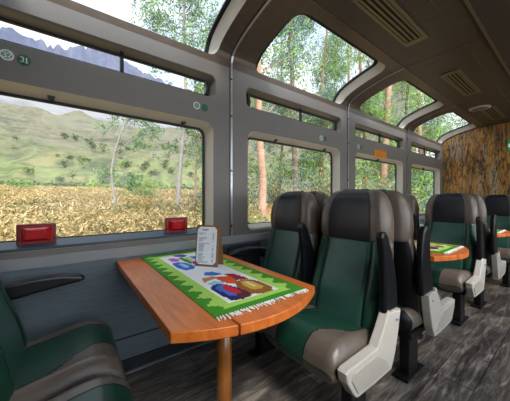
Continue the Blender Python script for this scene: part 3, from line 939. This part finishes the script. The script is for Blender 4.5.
def hill_mat(name, stops, haze, hz, scale=.02, zr=(0, 300), valley=False):
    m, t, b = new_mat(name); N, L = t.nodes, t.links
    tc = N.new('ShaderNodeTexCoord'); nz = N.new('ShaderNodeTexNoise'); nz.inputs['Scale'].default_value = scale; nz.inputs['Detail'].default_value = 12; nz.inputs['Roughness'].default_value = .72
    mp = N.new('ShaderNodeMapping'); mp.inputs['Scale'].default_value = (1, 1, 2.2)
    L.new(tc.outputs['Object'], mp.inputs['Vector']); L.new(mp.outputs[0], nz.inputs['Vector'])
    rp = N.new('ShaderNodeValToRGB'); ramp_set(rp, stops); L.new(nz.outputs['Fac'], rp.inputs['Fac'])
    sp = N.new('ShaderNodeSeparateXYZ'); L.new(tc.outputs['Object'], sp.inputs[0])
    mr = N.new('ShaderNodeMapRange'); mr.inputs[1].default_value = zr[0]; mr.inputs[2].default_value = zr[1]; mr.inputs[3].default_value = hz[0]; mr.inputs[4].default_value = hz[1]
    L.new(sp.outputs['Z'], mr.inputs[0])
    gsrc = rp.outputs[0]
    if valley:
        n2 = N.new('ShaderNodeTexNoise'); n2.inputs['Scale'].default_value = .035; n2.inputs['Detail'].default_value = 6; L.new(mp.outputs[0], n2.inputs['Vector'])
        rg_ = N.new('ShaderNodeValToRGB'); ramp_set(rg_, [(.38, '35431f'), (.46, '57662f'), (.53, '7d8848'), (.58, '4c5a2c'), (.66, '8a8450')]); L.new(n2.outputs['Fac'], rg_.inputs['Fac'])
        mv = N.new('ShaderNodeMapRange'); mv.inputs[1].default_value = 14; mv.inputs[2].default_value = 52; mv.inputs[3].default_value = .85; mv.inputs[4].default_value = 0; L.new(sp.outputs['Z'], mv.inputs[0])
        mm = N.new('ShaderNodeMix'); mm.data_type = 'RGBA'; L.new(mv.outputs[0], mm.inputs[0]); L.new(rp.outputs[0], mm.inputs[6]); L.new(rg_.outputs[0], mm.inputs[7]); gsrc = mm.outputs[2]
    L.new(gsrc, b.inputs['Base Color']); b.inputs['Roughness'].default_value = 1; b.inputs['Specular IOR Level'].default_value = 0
    # aerial haze: pale emission mixed into the hill colour by height
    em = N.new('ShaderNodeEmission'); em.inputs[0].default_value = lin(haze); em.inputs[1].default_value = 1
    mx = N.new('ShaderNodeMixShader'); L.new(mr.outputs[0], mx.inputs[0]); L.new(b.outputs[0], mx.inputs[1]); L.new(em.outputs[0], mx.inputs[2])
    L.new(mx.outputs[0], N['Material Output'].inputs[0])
    return m
DEG = lambda a: R(a)
def polar(az, r, z): return (r*math.cos(R(az)), r*math.sin(R(az)), z)
us = [20+1.0*k for k in range(100)]
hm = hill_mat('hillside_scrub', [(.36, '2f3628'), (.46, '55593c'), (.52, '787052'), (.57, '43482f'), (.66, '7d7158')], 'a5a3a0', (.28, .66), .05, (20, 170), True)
def hillf(u, v):
    r = 165+v*335; z = 2+v*176+v*v*28
    z += 8*noise.noise((u*.09, v*3, 0))*min(1, v*4)+6*noise.noise((u*.3, v*9, 3))
    return polar(u, r, z)
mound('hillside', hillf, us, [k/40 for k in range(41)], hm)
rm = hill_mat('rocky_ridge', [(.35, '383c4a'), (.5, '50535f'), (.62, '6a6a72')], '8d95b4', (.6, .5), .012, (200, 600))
RIDGE = [(20, 330), (55, 330), (70, 360), (78, 400), (82, 425), (85, 432), (87, 430), (88.5, 425), (90, 405), (91, 412), (92.5, 400), (94, 408), (96, 408), (97.5, 412), (99, 408), (104, 420), (112, 430), (125, 400)]
def ridgef(u, v):
    for a, b in zip(RIDGE, RIDGE[1:]):
        if u <= b[0]: top = a[1]+(b[1]-a[1])*(u-a[0])/(b[0]-a[0]); break
    top += -12+7*noise.noise((u*.9, 0, 5))+7*noise.noise((u*2.7, 0, 9))
    z = 60+(top-60)*v
    r = 700+120*v+60*noise.noise((u*.5, v*5, 1))*(1-v)+30*noise.noise((u*1.3, v*9, 2))
    return polar(u, r, z)
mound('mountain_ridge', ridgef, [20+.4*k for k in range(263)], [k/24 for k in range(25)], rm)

# low cloud hanging on the hillside
def mist_mat():
    m = bpy.data.materials.new('low_cloud'); m.use_nodes = True; t = m.node_tree; N, L = t.nodes, t.links; N.clear()
    out = N.new('ShaderNodeOutputMaterial'); mx = N.new('ShaderNodeMixShader'); tr = N.new('ShaderNodeBsdfTransparent')
    em = N.new('ShaderNodeEmission'); em.inputs[0].default_value = lin('c4c6cc'); em.inputs[1].default_value = 1
    tc = N.new('ShaderNodeTexCoord'); mp = N.new('ShaderNodeMapping'); mp.inputs['Scale'].default_value = (.02, .02, .045)
    nz = N.new('ShaderNodeTexNoise'); nz.inputs['Scale'].default_value = 1; nz.inputs['Detail'].default_value = 7; nz.inputs['Roughness'].default_value = .55
    L.new(tc.outputs['Object'], mp.inputs[0]); L.new(mp.outputs[0], nz.inputs['Vector'])
    sp = N.new('ShaderNodeSeparateXYZ'); L.new(tc.outputs['UV'], sp.inputs[0])
    rp = N.new('ShaderNodeValToRGB'); el = rp.color_ramp.elements
    el[0].position = .0; el[0].color = (0, 0, 0, 1); el[1].position = 1; el[1].color = (0, 0, 0, 1)
    for p, v in ((.2, .2), (.45, .45), (.75, .62), (.93, .5)):
        e = el.new(p); e.color = (v, v, v, 1)
    L.new(sp.outputs['Y'], rp.inputs['Fac'])
    ad = N.new('ShaderNodeMath'); ad.operation = 'ADD'; L.new(nz.outputs['Fac'], ad.inputs[0]); L.new(rp.outputs[0], ad.inputs[1])
    mr = N.new('ShaderNodeMapRange'); mr.inputs[1].default_value = .66; mr.inputs[2].default_value = .98; mr.inputs[3].default_value = 0; mr.inputs[4].default_value = .9; L.new(ad.outputs[0], mr.inputs[0])
    L.new(mr.outputs[0], mx.inputs[0]); L.new(tr.outputs[0], mx.inputs[1]); L.new(em.outputs[0], mx.inputs[2]); L.new(mx.outputs[0], out.inputs[0])
    return m
def mist():
    V, F, uv = [], [], []
    n, k = 60, 12
    for j in range(k+1):
        for i in range(n+1):
            u = 60+52*i/n; v = j/k
            r = 300+40*v; z = 62+v*84-max(0, 98-u)*.5+6*noise.noise((u*.15, v*2, 4))
            V.append(polar(u, r, z)); uv.append((i/n, v))
    for j in range(k):
        for i in range(n): F.append((j*(n+1)+i, j*(n+1)+i+1, (j+1)*(n+1)+i+1, (j+1)*(n+1)+i))
    o = mesh('low_cloud_bank', V, F, mist_mat(), smooth=True)
    ul = o.data.uv_layers.new(name='UVMap')
    for lp in o.data.loops: ul.data[lp.index].uv = uv[lp.vertex_index]
    return tag(o, 'pale mist and low cloud drifting across the upper hillside', 'cloud', kind='stuff')
mist()

# ------------------------------------------------------------------ vegetation
LEAF = [leaf_mat('eucalyptus_leaf', '789082'), leaf_mat('fresh_leaf', '8aa850'), leaf_mat('dark_leaf', '50685f'), leaf_mat('yellowing_leaf', 'b5a070')]  # leaf tones, light and dark, mixed at random within each plant
STRAW = [leaf_mat('dry_corn_leaf', 'b39c6c', .25), leaf_mat('straw_leaf', 'ccb588', .25), leaf_mat('greenish_corn_leaf', '6f7650', .25), leaf_mat('ochre_corn_leaf', '75603f', .25)]
BARK = {'pale': mat('pale_smooth_bark', '857e76', .9, var=.2, scale=6, spec=.1), 'tan': mat('tan_peeling_bark', '957660', .9, var=.22, scale=5, spec=.1), 'dark': mat('grey_brown_bark', '66594e', .9, var=.2, scale=5, spec=.1)}

def leaves_mesh(pts, size, rg, V, F, fm, nm, flat=.4, aspect=.38):
    for p, w in pts:
        l = size*rg.uniform(.6, 1.3); 
        a = Vector((rg.gauss(0, 1), rg.gauss(0, 1), rg.gauss(-flat, .8))).normalized()
        b = a.cross(Vector((rg.gauss(0, 1), rg.gauss(0, 1), rg.gauss(0, 1)))).normalized()*l*aspect*.5
        a = a*l*.5; i = len(V)
        V += [p-a, p+b, p+a, p-b]; F.append((i, i+1, i+2, i+3))
        fm.append(w if rg.random() < .7 else rg.randrange(nm))

def make_tree(name, path, r0, r1, crown, nleaf, lsize, bark, seed, weights=(0, 1, 2), fork=None):
    """path: trunk points relative to base; crown: list of (centre, radius(3)) clumps"""
    rg = random.Random(seed)
    root = empty(name)
    bm = bmesh.new(); n = len(path)
    add_tube(bm, path, [r0+(r1-r0)*k/(n-1) for k in range(n)], 9)
    tops = [Vector(p) for p in path]
    for c, rad in crown:
        c = Vector(c); s = min(tops, key=lambda p: abs(p.z-(c.z-.6*rad[2]-.15*(c-p).length))); q = s.lerp(c, .5)+Vector((rg.uniform(-.2, .2), rg.uniform(-.2, .2), rg.uniform(0, .3)))
        add_tube(bm, [s, q, c], [max(.02, r1*.7), max(.014, r1*.45), .01], 5, caps=False)
    if fork:
        for f in fork: add_tube(bm, f, [r0*.55, r0*.4, r0*.25], 7)
    from_bm('trunk', bm, BARK[bark], root, recalc=False)
    V, F, fm = [], [], []
    tot = sum(r[0]*r[1]*r[2] for _, r in crown)**1.0
    pts = []
    for c, rad in crown:
        k = int(nleaf*(rad[0]*rad[1]*rad[2])/tot)
        tw = [Vector((rg.gauss(0, .5)*rad[0], rg.gauss(0, .5)*rad[1], rg.gauss(0, .5)*rad[2]))+Vector(c) for _ in range(max(3, k//22))]
        for _ in range(k):
            t = rg.choice(tw); pts.append((t+Vector((rg.gauss(0, .14), rg.gauss(0, .14), rg.gauss(0, .17)))*min(1.6, max(.5, rad[0])), rg.choice(weights)))
    leaves_mesh(pts, lsize, rg, V, F, fm, 3)
    mesh('foliage', V, F, LEAF, fm, root)
    return root

def set_tree(o, px, depth, label, group=None, rot=0, scale=1, cat='tree'):
    p = at(px, 199, depth); o.location = (p.x, p.y, ground_z(p.x, p.y)-.15); o.rotation_euler = (0, 0, rot); o.scale = (scale,)*3
    tag(o, label, cat, group)

def tall_tree(seed, h, bark, nleaf=5200, lsize=.15, spread=1.7, low=.3, r0=.17, lean=.05, weights=(0, 1, 2)):
    rg = random.Random(seed)
    path = [(0, 0, 0)]
    for k in range(1, 9): path.append((path[-1][0]+rg.gauss(lean, .06)*h/8, path[-1][1]+rg.gauss(0, .05)*h/8, h*k/8))
    crown = []
    for k in range(15):
        z = h*rg.uniform(low, 1.02); i = min(8, int(z/h*8)); b = path[i]
        a = rg.uniform(0, 6.28); q = spread*(1.15-.55*(z/h))*rg.uniform(.25, 1)
        s = rg.uniform(.6, 1.15)*spread*.55
        crown.append(((b[0]+q*math.cos(a), b[1]+q*math.sin(a), z), (s, s, s*.75)))
    return make_tree('tall_tree', path, r0, .04, crown, nleaf, lsize, bark, seed, weights)

# leaning white-trunked tree in the big window
o = make_tree('slender_tree', [(0.1, 0, 0), (0.02, 0, .9), (-.16, 0, 1.9), (-.2, 0, 2.6), (-.05, 0, 3.4), (.25, 0, 4.3), (.62, 0, 5.1), (.8, 0, 5.8)],   .07, .022,
              [((.9, 0, 5.6), (.7, .6, .5)), ((1.4, .2, 5.0), (.6, .6, .45)), ((.1, .2, 5.2), (.6, .5, .35)), ((1.6, -.1, 4.2), (.5, .5, .35)), ((-.35, .1, 4.6), (.4, .4, .25)), ((.9, .3, 3.9), (.4, .4, .3)), ((-.5, 0, 2.4), (.35, .4, .4)), ((.5, .4, 2.2), (.5, .5, .4))],
              5200, .11, 'pale', 11)
set_tree(o, 116, 11, 'leaning pale-trunked slender tree in the middle of the big window')
o.rotation_euler = (0, 0, R(-37))
o = make_tree('tall_tree', [(-.05, 0, 0), (0, 0, 1.4), (.1, 0, 2.8), (.22, 0, 4.2), (.35, 0, 5.6), (.4, 0, 7.5), (.3, 0, 9.5), (.35, 0, 11.5), (.3, 0, 13.2)], .12, .04,
              [((.9, 0, 3.6), (.5, .5, .6)), ((-.4, .3, 3.9), (.45, .5, .5)), ((.5, .2, 5.2), (.7, .7, .6)), ((1.2, 0, 6.2), (.7, .7, .6)), ((-.9, 0, 8.4), (.9, .9, .8)), ((.4, 0, 9.2), (1.1, 1, .9)), ((-1.2, 0, 10.4), (1.0, 1, .9)), ((.8, 0, 11.2), (1.2, 1, .9)), ((-.4, 0, 12.2), (1.1, 1, .9)), ((.5, 0, 13.4), (1, 1, .8)), ((-1.6, 0, 12.6), (.9, .9, .7)), ((1.8, 0, 9.8), (.8, .8, .7))],
              14000, .14, 'pale', 12)
set_tree(o, 178, 12.5, 'tall pale-trunked tree near the right edge of the big window'); o.rotation_euler = (0, 0, R(-37))
FG = 'eucalyptus trees beside the line'
set_tree(tall_tree(21, 9, 'tan', 2600, .18, 1.1, .45, .07), 194, 15, 'thin brown-trunked tree just left of the window pillar', FG)
A_ = tall_tree(31, 17, 'tan', 14000, .15, 2.0, .28, .17, .0)
B_ = tall_tree(32, 16, 'dark', 13500, .155, 2.2, .3, .15, .0, (0, 2, 0))
D_ = tall_tree(33, 15, 'tan', 16000, .155, 2.3, .12, .2, .02, (1, 0, 1))
SPEC = [ (A_, 262, 10, 'tall brown-trunked tree at the left of the second window', 0, 1),
 (B_, 296, 14, 'dark-trunked tree seen up through the middle of the second skylight', 1, 1.1),
 (D_, 383, 13, 'thick pale-brown trunk seen through the third window and skylight', 0, 1),
 (B_, 228, 21, 'tree hidden behind the pillar right of the big window', 2.2, 1),
 (D_, 320, 17, 'leafy tree at the right half of the second window', 2.0, .95),
 (A_, 345, 22, 'tree behind the pillar between second and third window', 3.0, 1),
 (B_, 280, 26, 'distant tree between the two trunks in the second window', 4.0, 1),
 (A_, 365, 16, 'slim tree at the left of the third window', 1.3, .9),
 (B_, 408, 16, 'dark tree behind the pillar after the third window', 5.0, .95),
 (D_, 425, 13, 'bushy tree filling the fourth window', 3.7, .85),
 (A_, 440, 19, 'tree beyond the fourth window beside the mural', 5.3, 1.1),
 (D_, 246, 30, 'far tree just right of the window pillar', 1.0, 1.1),
 (B_, 335, 32, 'far dark tree at the right edge of the second window', .4, 1.1),
 (D_, 390, 27, 'far tree behind the thick trunk in the third window', 4.4, 1.1)]
used = set()
for base, px, dp, lab, rot, sc in SPEC:
    o = base if base.name not in used else copy_tree(base)
    used.add(base.name); set_tree(o, px, dp, lab, FG, rot, sc)
# undergrowth
def shrub(seed, n, lsize, weights, name='leafy_shrub'):
    rg = random.Random(seed); o = empty(name)
    V, F, fm = [], [], []; pts = []
    bm = bmesh.new()
    for k in range(8):
        c = Vector((rg.gauss(0, .45), rg.gauss(0, .45), rg.uniform(.3, 1.1)))
        add_tube(bm, [(c.x*.1, c.y*.1, 0), (c.x*.6, c.y*.6, c.z*.6), c], [.03, .02, .01], 5)
        for _ in range(n//8): pts.append((c+Vector((rg.gauss(0, .28), rg.gauss(0, .28), rg.gauss(0, .24))), rg.choice(weights)))
    from_bm('stem', bm, BARK['dark'], o, recalc=False)
    leaves_mesh(pts, lsize, rg, V, F, fm, 3); mesh('foliage', V, F, LEAF, fm, o)
    return o
S1, S2 = shrub(41, 2800, .095, (1, 1, 0)), shrub(42, 2800, .10, (0, 2, 3))
SH = [(S1, 25, 34, 'round green bush standing in the dry field at the left', 1.6), (S2, 215, 9, 'shrub on the bank behind the window pillar', 1.3), (S1, 250, 6.5, 'green shrub at the lower left of the second window', 1.0),
      (S2, 275, 13, 'yellowing shrub in the middle of the second window', 1.3), (S2, 325, 12, 'shrub at the right of the second window', 1.4),
      (S1, 362, 11, 'green shrub low in the third window', 1.5), (S2, 392, 9.5, 'yellowing shrub low in the third window', 1.6), (S1, 425, 11, 'bright shrub low in the fourth window', 2.2),
      (S2, 205, 20, 'shrub at the foot of the thin brown tree', 1.6), (S1, 145, 24, 'green bush in the field behind the leaning tree', 1.7), (S2, 240, 14, 'shrub among the trees right of the window pillar', 2), (S1, 300, 17, 'tall shrub between the trunks of the second window', 2.0)]
used = set()
for base, px, dp, lab, sc in SH:
    o = base if base.name not in used else copy_tree(base)
    used.add(base.name); set_tree(o, px, dp, lab, 'shrubs outside the windows', random.uniform(0, 6), sc, 'shrub')
# standing dry corn: leaves nobody could count
def corn():
    rg = random.Random(9); V, F, fm = [], [], []
    for _ in range(105000):
        px = rg.uniform(-8, 262); dp = 4.2*(62/4.2)**(rg.random()**.8)
        p = at(px, 199, dp)
        if p.y < 3.4 or p.x > .56*p.y+2.4: continue
        g = ground_z(p.x, p.y); hgt = .95
        z = g+hgt*rg.uniform(.25, 1.05)+.12*noise.noise((p.x*.6, p.y*.6, 2))
        l = rg.uniform(.07, .17)*(1+dp/22); a = Vector((rg.gauss(0, 1), rg.gauss(0, 1), rg.gauss(.1, .8))).normalized()*l*.5
        b = a.cross(Vector((rg.gauss(0, .6), rg.gauss(0, .6), 1))).normalized()*l*.11
        q = Vector((p.x, p.y, z)); i = len(V); V += [q-a, q+b, q+a, q-b]; F.append((i, i+1, i+2, i+3))
        fm.append((rg.choice((2, 2, 3, 0)) if noise.noise((p.x*.35, p.y*.22, 7)) > .22 else rg.choice((0, 0, 1, 1, 0, 2, 3))))
    return tag(mesh('dry_corn_crop', V, F, STRAW, fm), 'dry straw-coloured corn crop filling the field outside the big window', 'crop', kind='stuff')
corn()
# hedges and woods in the valley behind the field
HAZY = [leaf_mat('hazy_olive_leaf', '717a50', .2), leaf_mat('hazy_green_leaf', '7f9450', .2), leaf_mat('hazy_dark_leaf', '56634a', .2)]
def woods():
    rg = random.Random(15); V, F, fm = [], [], []
    for k in range(420):
        az = rg.uniform(44, 101); r = rg.choice((rg.uniform(95, 130), rg.uniform(120, 170), rg.uniform(170, 250)))
        if r > 170:
            v = (r-170)/330; zb = 8+v*165+v*v*40
        else: zb = -.75+.055*60+.036*(r*math.sin(R(az))-60)
        s = rg.uniform(.8, 2.1)*(r/110)**.5
        c = Vector(polar(az, r, zb+s*.5)); w = rg.choice((0, 2, 2, 1))
        for _ in range(60):
            d = Vector((rg.gauss(0, 1), rg.gauss(0, 1), rg.gauss(0, .8)))*s*.55+c
            l = s*.3; a = Vector((rg.gauss(0, 1), rg.gauss(0, 1), rg.gauss(0, 1))).normalized()*l; b = a.cross(Vector((rg.gauss(0, 1), rg.gauss(0, 1), 1))).normalized()*l*.7
            i = len(V); V += [d-a, d+b, d+a, d-b]; F.append((i, i+1, i+2, i+3)); fm.append(w)
    return tag(mesh('distant_woods', V, F, HAZY, fm), 'scattered green trees and hedges in the valley below the misty hill', 'woods', kind='stuff')
woods()

# ------------------------------------------------------------------ light
sc = bpy.context.scene
w = bpy.data.worlds.new('sky'); sc.world = w; w.use_nodes = True
N, L = w.node_tree.nodes, w.node_tree.links; N.clear()
out = N.new('ShaderNodeOutputWorld'); bg = N.new('ShaderNodeBackground'); tc = N.new('ShaderNodeTexCoord'); sp = N.new('ShaderNodeSeparateXYZ')
L.new(tc.outputs['Generated'], sp.inputs[0])
rp = N.new('ShaderNodeValToRGB'); ramp_set(rp, [(.0, 'b9b3a4'), (.49, 'cfd0d2'), (.5, 'eef2fb'), (.62, 'e2ebf8'), (.85, 'bcd0ea'), (1, 'a9c2e4')])
mr = N.new('ShaderNodeMapRange'); mr.inputs[1].default_value = -1; mr.inputs[2].default_value = 1; L.new(sp.outputs['Z'], mr.inputs[0]); L.new(mr.outputs[0], rp.inputs['Fac'])
nz = N.new('ShaderNodeTexNoise'); nz.inputs['Scale'].default_value = 3.2; nz.inputs['Detail'].default_value = 7; L.new(tc.outputs['Generated'], nz.inputs['Vector'])
r2 = N.new('ShaderNodeValToRGB'); r2.color_ramp.elements[0].position = .42; r2.color_ramp.elements[1].position = .62; L.new(nz.outputs['Fac'], r2.inputs['Fac'])
mx = N.new('ShaderNodeMix'); mx.data_type = 'RGBA'; L.new(r2.outputs[0], mx.inputs[0]); L.new(rp.outputs[0], mx.inputs[6]); mx.inputs[7].default_value = (1, 1, 1, 1)
L.new(mx.outputs[2], bg.inputs[0])
m2 = N.new('ShaderNodeMapRange'); m2.interpolation_type = 'SMOOTHSTEP'; m2.inputs[1].default_value = .25; m2.inputs[2].default_value = -.7; m2.inputs[3].default_value = 1.0; m2.inputs[4].default_value = 3.6   # sun side of the overcast sky, brightened as added fill for the interior
L.new(sp.outputs['Y'], m2.inputs[0]); L.new(m2.outputs[0], bg.inputs[1]); L.new(bg.outputs[0], out.inputs[0])
def light(name, typ, energy, loc, rot, size=None, col=(1, 1, 1)):
    l = bpy.data.lights.new(name, typ); l.energy = energy; l.color = col
    if size: l.shape = 'RECTANGLE'; l.size, l.size_y = size
    o = bpy.data.objects.new(name, l); C.objects.link(o); o.location = loc; o.rotation_euler = rot; return o
s = light('sun', 'SUN', 1.6, (0, 0, 30), (R(40), R(-18), R(0)), col=(1, .96, .9)); s.data.angle = R(12)
sc.view_settings.view_transform = 'Standard'; sc.view_settings.look = 'None'; sc.view_settings.exposure = .75
sc.cycles.use_denoising = True
sc.cycles.max_bounces = 10; sc.cycles.diffuse_bounces = 5; sc.cycles.glossy_bounces = 3; sc.cycles.transparent_max_bounces = 24
sc.cycles.sample_clamp_indirect = 6
